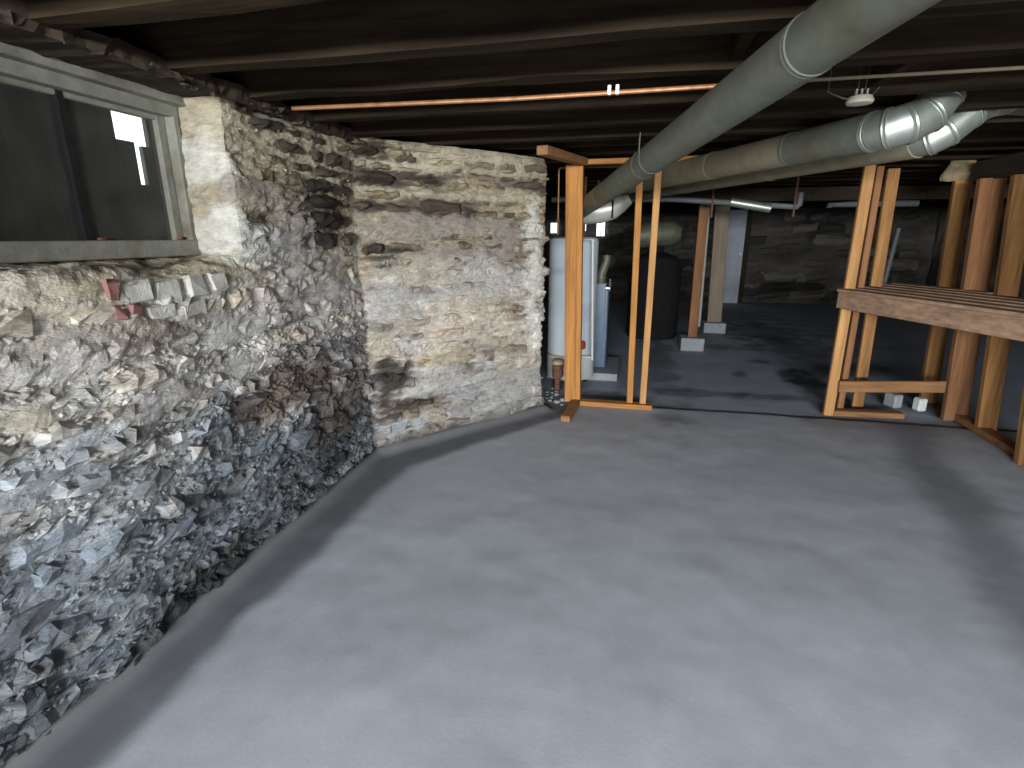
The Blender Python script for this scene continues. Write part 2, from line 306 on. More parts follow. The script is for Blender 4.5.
# ------------------------------------------------------------------ floor
def floor_mesh():
    xs = np.concatenate([np.arange(-1.75, 3.0, .028), np.arange(3.0, 6.3, .15)]); xs = np.concatenate([np.arange(-2.4, -1.75, .13), xs])
    ys = np.concatenate([np.arange(-5.5, .3, .15), np.arange(.3, 5.2, .028), np.arange(5.2, 13.4, .08)])
    X, Y = np.meshgrid(xs, ys, indexing='ij'); P = np.stack([X.ravel(), Y.ravel(), np.zeros(X.size)], 1)
    n = fbm(P*1.3, 4); n2 = fbm(P*np.array([4, 4, 1])+7, 4); n3 = fbm(P*np.array([14, 14, 1])+3, 3)
    x, y = P[:, 0], P[:, 1]
    # distance to the wall foot polyline
    def dseg(a, b):
        a, b = np.array(a), np.array(b); d = b-a; t = np.clip(((P[:, :2]-a)@d)/(d@d), 0, 1); return np.linalg.norm(P[:, :2]-(a+t[:, None]*d), axis=1)
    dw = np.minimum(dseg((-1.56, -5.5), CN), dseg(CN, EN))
    c = np.array([.395, .418, .462])*(1+.05*n+.06*n2+.04*n3)[:, None]
    far = sstep(4.40, 4.52, y+.02*n2); c = c*(1-far[:, None]*(1-np.array([.88, .92, .96])))
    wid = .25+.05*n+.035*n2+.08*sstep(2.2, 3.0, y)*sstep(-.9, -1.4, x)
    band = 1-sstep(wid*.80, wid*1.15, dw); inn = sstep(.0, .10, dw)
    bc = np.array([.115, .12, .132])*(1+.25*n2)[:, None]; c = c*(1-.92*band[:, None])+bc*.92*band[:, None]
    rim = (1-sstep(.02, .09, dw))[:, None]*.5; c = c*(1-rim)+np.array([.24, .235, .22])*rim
    # dark trail on the right
    tr = [atZ(905, 425)[:2], atZ(940, 480)[:2], atZ(985, 540)[:2], atZ(1030, 610)[:2], (1.5, 1.4)]
    dt = np.min([dseg(tr[i], tr[i+1]) for i in range(len(tr)-1)], axis=0); m = (1-sstep(.03, .26, dt+.06*n+.03*n2))[:, None]*.62
    c = c*(1-m)+np.array([.12, .125, .14])*m
    dp = dseg((1.5, 4.35), (2.75, 4.45)); m = (1-sstep(.05, .3, dp+.08*n))[:, None]*.5; c = c*(1-m)+np.array([.15, .14, .14])*m
    # joint line between the two slabs
    jl = np.exp(-((y-4.44-.02*n2-.02*n3)/.018)**2)*(x > -.2)*(.8+.9*n2); c = c*(1-np.clip(jl, 0, .85))[:, None]
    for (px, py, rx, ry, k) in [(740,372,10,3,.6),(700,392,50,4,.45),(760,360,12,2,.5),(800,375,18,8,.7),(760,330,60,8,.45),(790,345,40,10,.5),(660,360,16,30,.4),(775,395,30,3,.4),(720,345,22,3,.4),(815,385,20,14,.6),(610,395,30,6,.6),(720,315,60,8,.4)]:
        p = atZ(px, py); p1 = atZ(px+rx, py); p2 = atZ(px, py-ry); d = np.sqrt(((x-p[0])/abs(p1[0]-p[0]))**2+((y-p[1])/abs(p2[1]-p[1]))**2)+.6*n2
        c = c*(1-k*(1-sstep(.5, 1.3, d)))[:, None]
    z = .006*n+.002*n2+.05*(1-sstep(0, .11, dw))**2*(x > -1.6)
    z = z-.025*far
    P[:, 2] = z
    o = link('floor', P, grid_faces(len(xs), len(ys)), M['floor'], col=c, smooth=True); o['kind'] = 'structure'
floor_mesh()
s_ = MB().box(-2.4, 6.4, -5.6, 13.5, -.3, -.06).build('trim_1', M['backdrop']); s_['kind'] = 'structure'

# ------------------------------------------------------------------ walls of rubble
def patch(paths, verts, faces, cols, look, left):
    """paths: (U x V x 3) base points, (U x V x 3) normals, optional quad mask"""
    B, Nn, mask = paths; nu, nv = B.shape[:2]; P = B.reshape(-1, 3); n = Nn.reshape(-1, 3)
    Q, c = surf_disp(P, n, look, left); off = sum(len(v) for v in verts)
    verts.append(Q); cols.append(c); faces.append(grid_faces(nu, nv, off, mask))
def profile(pts, step):
    """resample a 2D polyline (rounded by subdivision) -> points and outward (right hand) normals"""
    pts = np.array(pts, float)
    for _ in range(3):
        q = [pts[0]]
        for a, b in zip(pts[:-1], pts[1:]): q += [a*.75+b*.25, a*.25+b*.75]
        q.append(pts[-1]); pts = np.array(q)
    d = np.r_[0, np.cumsum(np.linalg.norm(np.diff(pts, axis=0), axis=1))]; n = max(2, int(d[-1]/step)); t = np.linspace(0, d[-1], n)
    R = np.stack([np.interp(t, d, pts[:, k]) for k in (0, 1)], 1); T = np.gradient(R, axis=0); T /= np.linalg.norm(T, axis=1)[:, None]
    return R, np.stack([T[:, 1], -T[:, 0]], 1)
ST = .0125
def wall_left_mesh():
    V, F, C = [], [], []
    xa = lambda y: XL+.012-(y/2.97)*.047
    # near part, coarse, behind the camera up to Y=.5
    y = np.arange(-5.4, .52, .05); z = np.arange(-.03, H+.25, .05); Y, Z = np.meshgrid(y, z, indexing='ij')
    patch((np.stack([xa(Y), Y, Z], -1), np.broadcast_to([1., 0, 0], Y.shape+(3,)), None), V, F, C, LOOK_L, True)
    # lower face with the sloping window ledge
    y = np.arange(.5, 2.99, ST)
    pr, pnn = profile([(XL, -.03), (XL, .3), (XL, .7), (XL, 1.1), (XL, WZ0-.03), (XL-.03, WZ0+.015), (XL-.12, WZ0+.03), (XW-.06, WZ0+.045)], ST)
    keep = pr[:, 1] <= 1.2
    B = np.zeros((len(y), len(pr), 3)); B[..., 0] = pr[:, 0]+(xa(y)-XL)[:, None]; B[..., 1] = y[:, None]; B[..., 2] = pr[:, 1]
    Nn = np.zeros_like(B); Nn[..., 0] = -pnn[:, 0]; Nn[..., 2] = -pnn[:, 1]; Nn *= np.sign(Nn[:1, :1, :1]) if Nn[0, 0, 0] else 1
    if Nn[0, 3, 0] < 0: Nn = -Nn
    mask = np.ones((len(y)-1, len(pr)-1), bool); hi = (pr[:-1, 0] < XL-.02); mask[np.ix_(y[:-1] > WY1+.03, hi)] = False; mask[np.ix_(y[:-1] < WY0-.3, hi)] = False
    patch((B, Nn, mask), V, F, C, LOOK_L, True)
    # upper part beside the window with its jamb
    pr, pnn = profile([(XW-.06, WY1+.0), (XL-.16, WY1+.008), (XL-.03, WY1+.01), (XL-.004, WY1+.03), (XL, 2.3), (XL, 2.7), (XL, 3.0)], ST)
    z = np.arange(WZ0-.06, H+.012, ST)
    B = np.zeros((len(pr), len(z), 3)); B[..., 0] = pr[:, :1]; B[..., 1] = pr[:, 1:]; B[..., 2] = z
    B[..., 0] += (xa(pr[:, 1])-XL)[:, None]
    Nn = np.zeros_like(B); Nn[..., 0] = pnn[:, :1]; Nn[..., 1] = pnn[:, 1:]
    if Nn[len(pr)//2+20, 0, 0] < 0: Nn = -Nn
    patch((B, Nn, None), V, F, C, LOOK_L, True)
    # near jamb side (outside the frame on the left)
    pr, pnn = profile([(XL, .45), (XL, WY0-.34), (XL-.03, WY0-.3), (XW-.06, WY0-.28)], .03); z = np.arange(WZ0-.06, H+.25, .03)
    B = np.zeros((len(pr), len(z), 3)); B[..., 0] = pr[:, :1]; B[..., 1] = pr[:, 1:]; B[..., 2] = z; Nn = np.zeros_like(B); Nn[..., 0] = .8
    patch((B, Nn, None), V, F, C, LOOK_L, True)
    o = link('wall_left', np.concatenate(V), np.concatenate(F), M['mortar'], col=np.concatenate(C)); o['kind'] = 'structure'; return o
wallL = wall_left_mesh()
def wall_back_mesh():
    V, F, C = [], [], []
    # plan profile: corner -> end -> return behind
    e = EN; p0 = CN-dB*.10
    pts = [tuple(p0), tuple(CN+dB*.4), tuple(CN+dB*1.0), tuple(e-dB*.04), tuple(e-nB*.04), tuple(e-nB*.42)]
    pr, pnn = profile(pts, ST); z = np.arange(-.03, H+.02, ST)
    B = np.zeros((len(pr), len(z), 3)); B[..., 0] = pr[:, :1]; B[..., 1] = pr[:, 1:]; B[..., 2] = z
    # the foot flares out a little
    Nn = np.zeros_like(B); Nn[..., 0] = pnn[:, :1]; Nn[..., 1] = pnn[:, 1:]
    if Nn[20, 0, 0]*nB[0]+Nn[20, 0, 1]*nB[1] < 0: Nn = -Nn
    patch((B, Nn, None), V, F, C, LOOK_B, False)
    o = link('wall_back', np.concatenate(V), np.concatenate(F), M['mortar'], col=np.concatenate(C)); o['kind'] = 'structure'; return o
wallB = wall_back_mesh()

def stone_shape(w, h, d, nx, nz, seed, rag=.10, depth_ns=1):
    """front face of a rough stone: local x along wall, y outwards, z up; returns verts, faces, 0..1 edge distance"""
    r = np.random.RandomState(seed)
    u = np.linspace(-1, 1, nx); v = np.linspace(-1, 1, nz); U, Vv = np.meshgrid(u, v, indexing='ij')
    U2 = U+r.uniform(-.35, .35)*Vv*.5*(1-abs(U)*.2); V2 = Vv*(1-.22*abs(U)**2*r.uniform(.2, 1.4))+r.uniform(-.25, .25)*U
    x = U2*w/2+r.normal(0, rag*.35*h, U.shape)*(abs(U) > .99)+r.normal(0, .1*w/nx, U.shape); z = V2*h/2+r.normal(0, rag*h*.5, U.shape)
    e = (1-abs(U)**3.2)*(1-abs(Vv)**3.0); y = d*(-.55+1.5*np.clip(e, 0, 1)**.45)
    y = y+(r.uniform(-.3, .3)*U+r.uniform(-.35, .35)*Vv)*d*.6*(e > .1)+r.normal(0, d*.16, U.shape)*(e > .05)
    return x, y, z, e
def add_stones(wall, look, frame, rects, left, seed0, prefix='stone'):
    objs = 0
    for k, (s, z, w, h, n_off, tint) in enumerate(rects):
        nx = 5 if w < .16 else 7; nz = 4 if h < .09 else 5
        d = .018+.16*h+.01*random.random()
        x, y, zz, e = stone_shape(w*.96, h*.92, d, nx, nz, seed0+k, .17)
        O, T, Nv = frame(s, z)
        P = O+x.reshape(-1, 1)*T+y.reshape(-1, 1)*Nv+zz.reshape(-1, 1)*np.array([0, 0, 1.])
        a, lay = dispv(P, left); c, hh = look(P)
        a0, _ = dispv(O[None, :], left)
        P = P+Nv*(a0[0]+lay*.8+n_off-np.maximum(hh, 0)*.8)[:, None]
        c = c*(np.array(tint)*(1+.12*RNG.normal(size=(len(P), 1))*.6))
        link(prefix, P, grid_faces(nx, nz), M['stone'], wall, col=c, loc=O+Nv*(a0[0]))
        objs += 1
    return objs
def courses(s0, s1, z0, z1, hmin, hmax, lmin, lmax, skip):
    out = []; z = z0
    while z < z1:
        h = min(random.uniform(hmin, hmax), z1-z+.02); s = s0+random.uniform(-.1, 0)
        while s < s1:
            w = random.uniform(lmin, lmax)*(h/.09)**.35
            if s+w > s1+.05: w = max(.06, s1+.02-s)
            cs, cz = s+w/2, z+h/2+.012*math.sin(s*3.1+z*5)
            if not skip(s, s+w, cz): out.append([cs, cz, w, h])
            s += w
        z += h
    return out
def tints(left, s, z):
    r = random.random()
    if left and s > 1.93 and z > 1.32: pal = [(.13, .12, .12), (.18, .17, .16), (.24, .22, .2), (.14, .14, .14), (.4, .37, .33), (.2, .18, .17)]
    elif left and z < .85: pal = [(.74, .76, .79), (.95, .99, 1.03), (1.12, 1.1, 1.08), (.86, .90, .95), (1.05, 1.0, .94), (.58, .57, .58)]
    elif z > 1.25: pal = [(.45, .42, .39), (.32, .30, .29), (.7, .66, .6), (.9, .86, .8), (.55, .51, .46), (1.0, .95, .9)]
    else: pal = [(.8, .77, .74), (1.05, 1.02, 1.0), (.93, .88, .83), (1.12, 1.1, 1.06), (.68, .63, .6), (.97, .98, 1.0)]
    return pal[int(r*6)]
frL = lambda s, z: (np.array([XL+.012-(s/2.97)*.047, s, z]), np.array([0, 1., 0]), np.array([1., 0, 0]))
frB = lambda s, z: (np.array([CN[0]+dB[0]*s, CN[1]+dB[1]*s, z]), np.array([dB[0], dB[1], 0]), np.array([nB[0], nB[1], 0]))
def winskip(a, b, z): return z > WZ0-.055 and a < WY1+.07 or (z > 1.17 and 1.27 < b and a < 1.78)
RL = courses(.55, 2.9, .03, 1.93, .055, .125, .10, .30, winskip)
RL = [(s, z, w, h, random.uniform(-.024, .004), tints(True, s, z)) for s, z, w, h in RL][:298]
add_stones(wallL, LOOK_L, frL, RL, True, 100)
RB = courses(.06, LB-.04, .04, 1.93, .05, .115, .12, .36, lambda a, b, z: False)
RB = [(s, z, w, h, random.uniform(-.034, .004), tints(False, s, z)) for s, z, w, h in RB]
for x_, y_, w_, h_, t_ in [(362,149,34,13,.9),(400,153,24,12,1.2),(374,176,46,12,1.0),(412,181,22,8,1.6),(362,205,26,9,1.2),(432,181,16,7,1.3),(442,207,46,17,1.0),(528,186,32,10,1.0),(392,379,28,17,1.0),(416,404,40,10,1.0),(466,371,18,10,1.1),(375,250,22,5,1.2),(398,251,22,5,1.4),(455,171,14,7,1.2),(480,179,18,6,1.6),(507,172,20,7,1.5),(385,431,20,12,1.6),(430,293,18,6,1.5)]:
    s0_, z0_ = wbk(x_, y_); s1_, _z = wbk(x_+w_/2, y_); _s, z1_ = wbk(x_, y_+h_/2); RB.append((s0_, z0_, 2*abs(s1_-s0_), 2*abs(z1_-z0_), .004, (.52*t_, .47*t_, .43*t_)))
add_stones(wallB, LOOK_B, frB, RB, False, 900)
# small broken chips of stone and mortar, past counting
def chips(wall, look, frame, n, s0, s1, left, dens, name='stone_chips'):
    V, F, C = [], [], []; off = 0
    base = np.array([[1, 0, 0], [-1, 0, 0], [0, 1, 0], [0, -1, 0], [0, 0, 1], [0, 0, -1]], float); tri = [(0, 2, 4), (2, 1, 4), (1, 3, 4), (3, 0, 4), (2, 0, 5), (1, 2, 5), (3, 1, 5), (0, 3, 5)]
    S_ = np.random.RandomState(5+left); s = S_.uniform(s0, s1, n); z = S_.uniform(.01, 1.92, n)
    for i in range(n):
        if left and z[i] > WZ0-.03 and s[i] < WY1+.04: continue
        if S_.rand() > dens(s[i], z[i]): continue
        O, T, Nv = frame(s[i], z[i]); r = S_.uniform(.005, .017); sc = np.array([r*S_.uniform(1, 2.2), r*.5, r*S_.uniform(.5, 1)])
        q = base*sc*S_.uniform(.6, 1.2, (6, 1)); a = S_.uniform(-.7, .7); ca, sa = math.cos(a), math.sin(a)
        q = np.stack([q[:, 0]*ca-q[:, 2]*sa, q[:, 1], q[:, 0]*sa+q[:, 2]*ca], 1)
        P = O+q[:, :1]*T+q[:, 1:2]*Nv+q[:, 2:]*np.array([0, 0, 1.]); V.append(P); F += [tuple(t+off for t in f) for f in tri]; off += 6
        C.append(np.repeat(S_.uniform(.62, 1.22), 6))
    V = np.concatenate(V); t = np.concatenate(C)
    a, lay = dispv(V, left); c, h = look(V); Nv = frame(1, 1)[2]
    V = V+Nv*(a+.012+np.minimum(h, 0)-np.maximum(h, 0)*1.0)[:, None]
    o = link(name, V, F, M['stone'], wall, col=c*t[:, None]); o['kind'] = 'stuff'
chips(wallL, LOOK_L, frL, 7000, .55, 2.95, 1, lambda s, z: .95 if z < 1.05 else .15)
chips(wallB, LOOK_B, frB, 1500, .0, LB-.05, 0, lambda s, z: .5 if s < .35 and z < 1.1 else .14)

# bricks let into the wall below the window
def wb_brick(name, x0, y0, x1, y1, m, out=.012):
    a = atX(x0, y0, XL+.02); b = atX(x1, y1, XL+.02); y0_, y1_ = sorted((a[1], b[1])); z0_, z1_ = sorted((a[2], b[2]))
    bm = MB().box(XL-.07, XL+out, y0_, y1_, z0_, z1_, .008); v = np.array(bm.v); bm.v = [tuple(t) for t in v+RNG.normal(0, .0042, v.shape)]
    bm.build(name, m, wallL)
BKS = [(104, 281, 124, 301, 'brick_red'), (112, 304, 129, 319, 'brick_red'), (130, 305, 148, 318, 'brick_red'), (128, 283, 158, 301, 'brick_white'), (161, 281, 187, 300, 'brick_white'),
       (190, 277, 211, 295, 'brick_white'), (214, 274, 232, 290, 'brick_white'), (152, 305, 180, 317, 'brick_white'), (184, 303, 210, 314, 'brick_white')]
for i, (x0, y0, x1, y1, m) in enumerate(BKS): wb_brick('brick', x0, y0, x1, y1, M[m], .017 if m == 'brick_red' else .009)

# ------------------------------------------------------------------ outer shell, far walls
def slab(name, x0, x1, y0, y1, z0, z1, m='backdrop'):
    o = MB().box(x0, x1, y0, y1, z0, z1).build(name, M[m]); o['kind'] = 'structure'; return o
def rubble_face(name, a, b, seed, look_dim=.30, step=.09):
    a, b = np.array(a, float), np.array(b, float); L = np.linalg.norm(b-a); T = (b-a)/L; n = np.array([T[1], -T[0]])
    s = np.arange(0, L+step, step); z = np.arange(-.05, H+.3, step); Sg, Z = np.meshgrid(s, z, indexing='ij')
    P = np.stack([a[0]+T[0]*Sg, a[1]+T[1]*Sg, Z], -1).reshape(-1, 3); N3 = np.array([n[0], n[1], 0])
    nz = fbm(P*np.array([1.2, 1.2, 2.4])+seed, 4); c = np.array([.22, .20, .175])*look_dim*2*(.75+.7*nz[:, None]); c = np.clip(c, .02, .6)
    o = link(name, P+N3*(.05*fbm(P*2+seed, 3))[:, None], grid_faces(len(s), len(z)), M['mortar'], col=c); o['kind'] = 'structure'
    return o, a, T, n, L
def far_stones(o, a, T, n, L, hmin, hmax, lmin, lmax, seed, s0=0, s1=None, dim=.8):
    R = courses(s0, s1 or L, .05, 1.9, hmin, hmax, lmin, lmax, lambda p, q, z: random.random() < .12)[:290]
    for k, (s, z, w, h) in enumerate(R):
        x, y, zz, e = stone_shape(w*.93, h*.88, .06, 4, 4, seed+k)
        O = np.array([a[0]+T[0]*s, a[1]+T[1]*s, z]); T3 = np.array([T[0], T[1], 0]); N3 = np.array([n[0], n[1], 0])
        P = O+x.reshape(-1, 1)*T3+(y.reshape(-1, 1)+.03)*N3+zz.reshape(-1, 1)*np.array([0, 0, 1.])
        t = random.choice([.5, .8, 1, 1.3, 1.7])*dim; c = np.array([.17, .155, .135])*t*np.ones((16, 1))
        link('stone', P, grid_faces(4, 4), M['stone'], o, col=c, loc=O)
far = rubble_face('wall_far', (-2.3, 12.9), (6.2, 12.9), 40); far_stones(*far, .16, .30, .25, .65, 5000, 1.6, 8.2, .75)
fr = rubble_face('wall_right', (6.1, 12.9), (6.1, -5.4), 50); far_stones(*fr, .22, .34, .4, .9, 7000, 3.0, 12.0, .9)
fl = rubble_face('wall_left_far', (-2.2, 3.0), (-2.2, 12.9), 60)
slab('wall_behind_1', -2.2, 6.3, -5.5, -5.3, -.1, 2.3)
slab('trim_2', XL-.6, XL-.33, -5.4, .66, -.1, 2.3); slab('trim_3', -1.875, -1.80, 2.0, 3.3, -.1, 2.3); slab('trim_4', XL-.6, XL-.33, .6, 2.0, -.1, 1.27)
slab('trim_5', -2.4, -1.95, 3.1, 3.3, -.1, 2.3)
slab('trim_6', 6.15, 6.3, -5.4, 13, -.1, 2.3); slab('trim_7', -2.4, 6.3, 13.0, 13.2, -.1, 2.3); slab('trim_8', -2.4, -2.25, 3.1, 13.1, -.1, 2.3)

# ------------------------------------------------------------------ ceiling: joists and the boards above
ceil = MB().box(-2.02, 6.4, -5.6, 13.4, 2.29, 2.36).box(-2.4, -2.02, 3.12, 13.4, 2.29, 2.36).build('ceiling', M['plank']); ceil['kind'] = 'structure'
JY = [1.30-.41*k for k in range(16, 0, -1)]; JY = JY+[1.30]+[1.735, 2.145, 2.60, 2.99, 3.375]+[3.375+.41*k for k in range(1, 23)]
def rough_bar(x0, x1, y0, y1, z0, z1, n, amp):
    xs = np.linspace(x0, x1, n); V = []; 
    for x in xs:
        for (y, z) in ((y0, z0), (y1, z0), (y1, z1), (y0, z1)): V.append((x, y+random.gauss(0, amp), z+random.gauss(0, amp)))
    F = [(4*i+q, 4*i+(q+1) % 4, 4*i+4+(q+1) % 4, 4*i+4+q) for i in range(n-1) for q in range(4)]+[(3, 2, 1, 0), (4*n-4, 4*n-3, 4*n-2, 4*n-1)]
    return V, F
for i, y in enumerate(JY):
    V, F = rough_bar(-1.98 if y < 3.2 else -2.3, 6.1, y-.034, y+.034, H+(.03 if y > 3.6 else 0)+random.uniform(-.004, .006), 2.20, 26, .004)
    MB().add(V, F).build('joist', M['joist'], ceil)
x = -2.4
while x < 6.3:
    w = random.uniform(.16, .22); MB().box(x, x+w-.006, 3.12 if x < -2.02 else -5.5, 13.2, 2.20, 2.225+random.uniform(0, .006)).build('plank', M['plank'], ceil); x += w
# solid blocking and wall plate
for (bx, by0, by1) in [(.30, 1.77, 2.11), (1.9, 1.77, 2.11), (.9, 2.18, 2.56), (2.6, 2.64, 2.95)]:
    MB().box(bx-.02, bx+.02, by0, by1, H+.02, 2.2, .004).build('blocking', M['joist'], ceil)
V, F = rough_bar(-1.0, 1.0, -.12, .09, 0, .10, 60, .005)
V = [(XL-.10+v[1], .9+ (v[0]+1)/2*2.2, 1.952+v[2]*.6-.03) for v in V]
# girder over the stud partition on the right, and a ledger at the left wall top
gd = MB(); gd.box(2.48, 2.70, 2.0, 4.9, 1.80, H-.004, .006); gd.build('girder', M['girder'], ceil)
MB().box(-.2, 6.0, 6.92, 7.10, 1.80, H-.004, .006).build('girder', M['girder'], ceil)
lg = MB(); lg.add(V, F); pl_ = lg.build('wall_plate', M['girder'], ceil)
# rotten splinters and old mortar along the plate
for k in range(16):
    yy = .9+k*.14; L_ = random.uniform(.06, .16); r = random.uniform(.006, .017); a = np.array([XL-.0+random.uniform(-.05, .03), yy, 1.925+random.uniform(-.02, .015)])
    V, F = rough_bar(0, L_, -r, r, -r*.5, r*.5, 5, .006); MB().add([(a[0]+v[1], a[1]+v[0], a[2]+v[2]) for v in V], F).build('splinter', M['girder'], ceil)

# ------------------------------------------------------------------ the window on the left
win = empty('window_1', (XW, 1.5, 1.33), kind='structure')
def wpart(name, y0, y1, z0, z1, x0, x1, m=None, bev=.004): return MB().box(x0, x1, y0, y1, z0, z1, bev).build(name, m or M['frame'], win)
wpart('header_board', .72, 1.97, 1.895, 1.955, XW-.10, XW+.075); wpart('header_board', .72, 1.955, 1.855, 1.90, XW-.09, XW+.03)
wpart('sill_board', .72, 1.955, 1.325, 1.388, XW-.06, XW+.035)
wpart('jamb_board', 1.925, 1.955, 1.385, 1.86, XW-.08, XW+.03); wpart('jamb_board', .72, .76, 1.385, 1.86, XW-.08, XW+.02)
sash = wpart('sash_stile', 1.885, 1.925, 1.385, 1.862, XW-.05, XW-.01)
wpart('sash_stile', 1.505, 1.535, 1.385, 1.862, XW-.05, XW-.01, M['black']); wpart('sash_stile', .76, .79, 1.385, 1.862, XW-.05, XW-.01)
wpart('sash_rail', .76, 1.925, 1.838, 1.858, XW-.045, XW-.012)
wpart('glass_pane', 1.535, 1.885, 1.386, 1.84, XW-.036, XW-.030, M['glass'], 0); wpart('glass_pane', .79, 1.505, 1.386, 1.84, XW-.036, XW-.030, M['glass'], 0)
wpart('sash_latch', 1.545, 1.565, 1.389, 1.398, XW-.01, XW+.01, M['iron'], .002)
wpart('screw_head', 1.875, 1.89, 1.39, 1.402, XW+.0, XW+.02, M['iron'], .002)
# window well outside: soil, deck above, weathered boards with a gap where the sky shows
XO = -2.05
slab('trim_9', XO-.6, XW-.09, .4, 2.9, 1.20, 1.31, 'ground'); slab('trim_10', XO-.25, XW-.09, .3, 2.9, 1.97, 2.02, 'board')
slab('trim_11', XO-.2, XW-.09, .2, .45, 1.2, 2.3, 'ground')
slab('trim_12', XO-.2, XW-.09, 2.75, 2.95, 1.2, 2.3, 'ground')
slab('trim_13', -2.08, -1.93, .4, 3.2, 2.02, 2.30)  # added slab, closes a light leak above the wall top
screen = empty('board_screen', (XO, 1.5, 1.31), 'weathered grey boards outside the cellar window with a bright gap', 'board screen')
g0 = atX(111, 112, XO); g1 = atX(150, 145, XO); g2 = atX(136, 150, XO); g3 = atX(147, 185, XO)
def sboard(y0, y1, z0, z1): MB().box(XO-.025, XO, y0, y1, z0, z1, .003).build('board', M['board'], screen)
yy = .45; ga, gb = g0[1], g1[1]
while yy < ga-.02:
    w = min(.13, ga-yy); w = ga-yy if ga-yy-w < .03 else w; sboard(yy, yy+w-(.002 if yy+w < ga-.01 else -.002), 1.31, 1.97); yy += w
zt = g1[2]; zb = g3[2]; st = g2[1]
sboard(ga, st, 1.31, zt); sboard(st+.036, gb, 1.31, zt-.01); sboard(st, st+.036, 1.31, zb)
yy = gb
while yy < 2.8: sboard(yy, yy+.128, 1.31, 1.97); yy += .13

# ------------------------------------------------------------------ timber partition at the passage
def vstud(name, bx, by, tx, ty, w, t, m, parent, ztop=None, Y0=None, wdir=(1, 0, 0), z0=0):
    b = atZ(bx, by) if Y0 is None else np.array([*atY(bx, by, Y0)[:2], 0]); T = atY(tx, ty, b[1]); zt = ztop or T[2]
    X1 = b[0]+(T[0]-b[0])*(zt/T[2]) if T[2] else b[0]
    return MB().bar((b[0], b[1], z0), (X1, b[1], zt), w, t, wdir).build(name, m, parent)
pf = empty('stud_partition', (-.1, 4.43, 0), 'new orange pine stud frame with double post beside the water heater', 'stud frame')
YP = 4.37
def px_x(x, y, Y=YP): return atY(x, y, Y)[0]
def stud_px(name, xb0, xb1, yb, xt0, xt1, yt, Y, t, m, parent, z0=.045, z1=1.93, lab=None):
    zb = max(z0, 0); pb = atY((xb0+xb1)/2, yb, Y); pt = atY((xt0+xt1)/2, yt, Y); w = (atY(xb1, yb, Y)[0]-atY(xb0, yb, Y)[0]+atY(xt1, yt, Y)[0]-atY(xt0, yt, Y)[0])/2
    k = (pt[0]-pb[0])/(pt[2]-pb[2]); xa = pb[0]+k*(z0-pb[2]); xz = pb[0]+k*(z1-pb[2])
    o = MB().bar((xa, Y, z0), (xz, Y, z1), w, t).build(name, m, parent)
    if lab: o['label'] = lab
    return o
stud_px('post', 564.7, 575.5, 398, 566, 578, 170, YP-.03, .04, M['pine_z'], pf, .03, 1.935)
stud_px('post', 575.8, 580.5, 398, 578.3, 583.6, 170, YP+.0, .10, M['pine_z'], pf, .03, 1.93)
stud_px('stud', 626.5, 633, 398, 636.6, 642.6, 180, YP, .04, M['pine_z'], pf)
stud_px('stud', 639.6, 646.2, 398, 654.5, 661, 180, YP, .04, M['pale_z'], pf)
a = atY(578, 404, YP); b = atY(652, 404, YP); MB().box(a[0], b[0], YP-.045, YP+.045, 0, .042, .003).build('bottom_plate', M['pine_x'], pf)
a = atY(583, 155, YP); b = atY(737, 152, YP); MB().box(a[0], b[0], YP-.045, YP+.045, 1.935, 1.972, .003).build('top_plate', M['pine_x'], pf)
a = atZ(563, 416, .05); MB().bar((a[0]+.02, a[1]-.02, .03), (a[0]+.06, YP+.02, .03), .075, .055, bev=.006).build('foot_block', M['brown_x'], pf)
hb = atZ(566, 154, 1.915); MB().bar((hb[0]-.13, hb[1]-.16, 1.92), (hb[0]+.05, YP-.05, 1.95), .055, .075, (0, 0, 1), bev=.004).build('head_block', M['brown_x'], pf)

# ------------------------------------------------------------------ right-hand studs and slatted bench
rp = empty('stud_wall', (2.3, 4.5, 0), 'rough brown and orange stud wall rising past the slatted bench', 'stud wall')
Y_A = 4.52
stud_px('stud', 822.6, 832.7, 415, 865, 876, 162, Y_A, .04, M['pale_z'], rp, 0, 1.90)
stud_px('stud', 835, 843, 411, 874, 879, 190, Y_A+.10, .04, M['brown_z'], rp, 0, 1.90)
stud_px('stud', 851, 862.5, 407, 889, 901, 160, 4.80, .04, M['old_z'], rp, 0, 1.90)
stud_px('stud', 918, 936, 402, 956, 972, 174, 5.08, .05, M['old_z'], rp, 0, 1.97)
stud_px('stud', 941, 953, 421, 978, 990, 185, 4.60, .05, M['brown_z'], rp, 0, 1.80)
stud_px('stud', 951, 966, 419, 988, 1005, 185, 4.64, .04, M['brown_z'], rp, 0, 1.80)
stud_px('stud', 974, 996, 431, 1012, 1031, 190, 4.34, .05, M['old_z'], rp, 0, 1.80)
stud_px('stud', 1015, 1038, 462, 1052, 1076, 200, 3.74, .05, M['old_z'], rp, 0, 1.80)
stud_px('stud', 1075, 1105, 510, 1125, 1160, 220, 3.15, .05, M['old_z'], rp, 0, 1.80)
a = atY(838, 386, Y_A-.03); b = atY(942, 386, Y_A+.0)
MB().bar((a[0], Y_A-.04, a[2]), (b[0]+.03, Y_A+.02, b[2]-.01), .09, .035, (0, 0, 1)).build('rail', M['brown_x'], rp)
a = atY(832, 413, Y_A); b = atY(906, 413, Y_A)
MB().bar((a[0], Y_A+.01, .025), (b[0], Y_A+.05, .025), .08, .045, (0, 1, 0)).build('bottom_plate', M['brown_x'], rp)
MB().bar((2.62, 4.62, .022), (2.58, 3.0, .022), .10, .044, (1, 0, 0)).build('bottom_plate', M['brown_x'], rp)
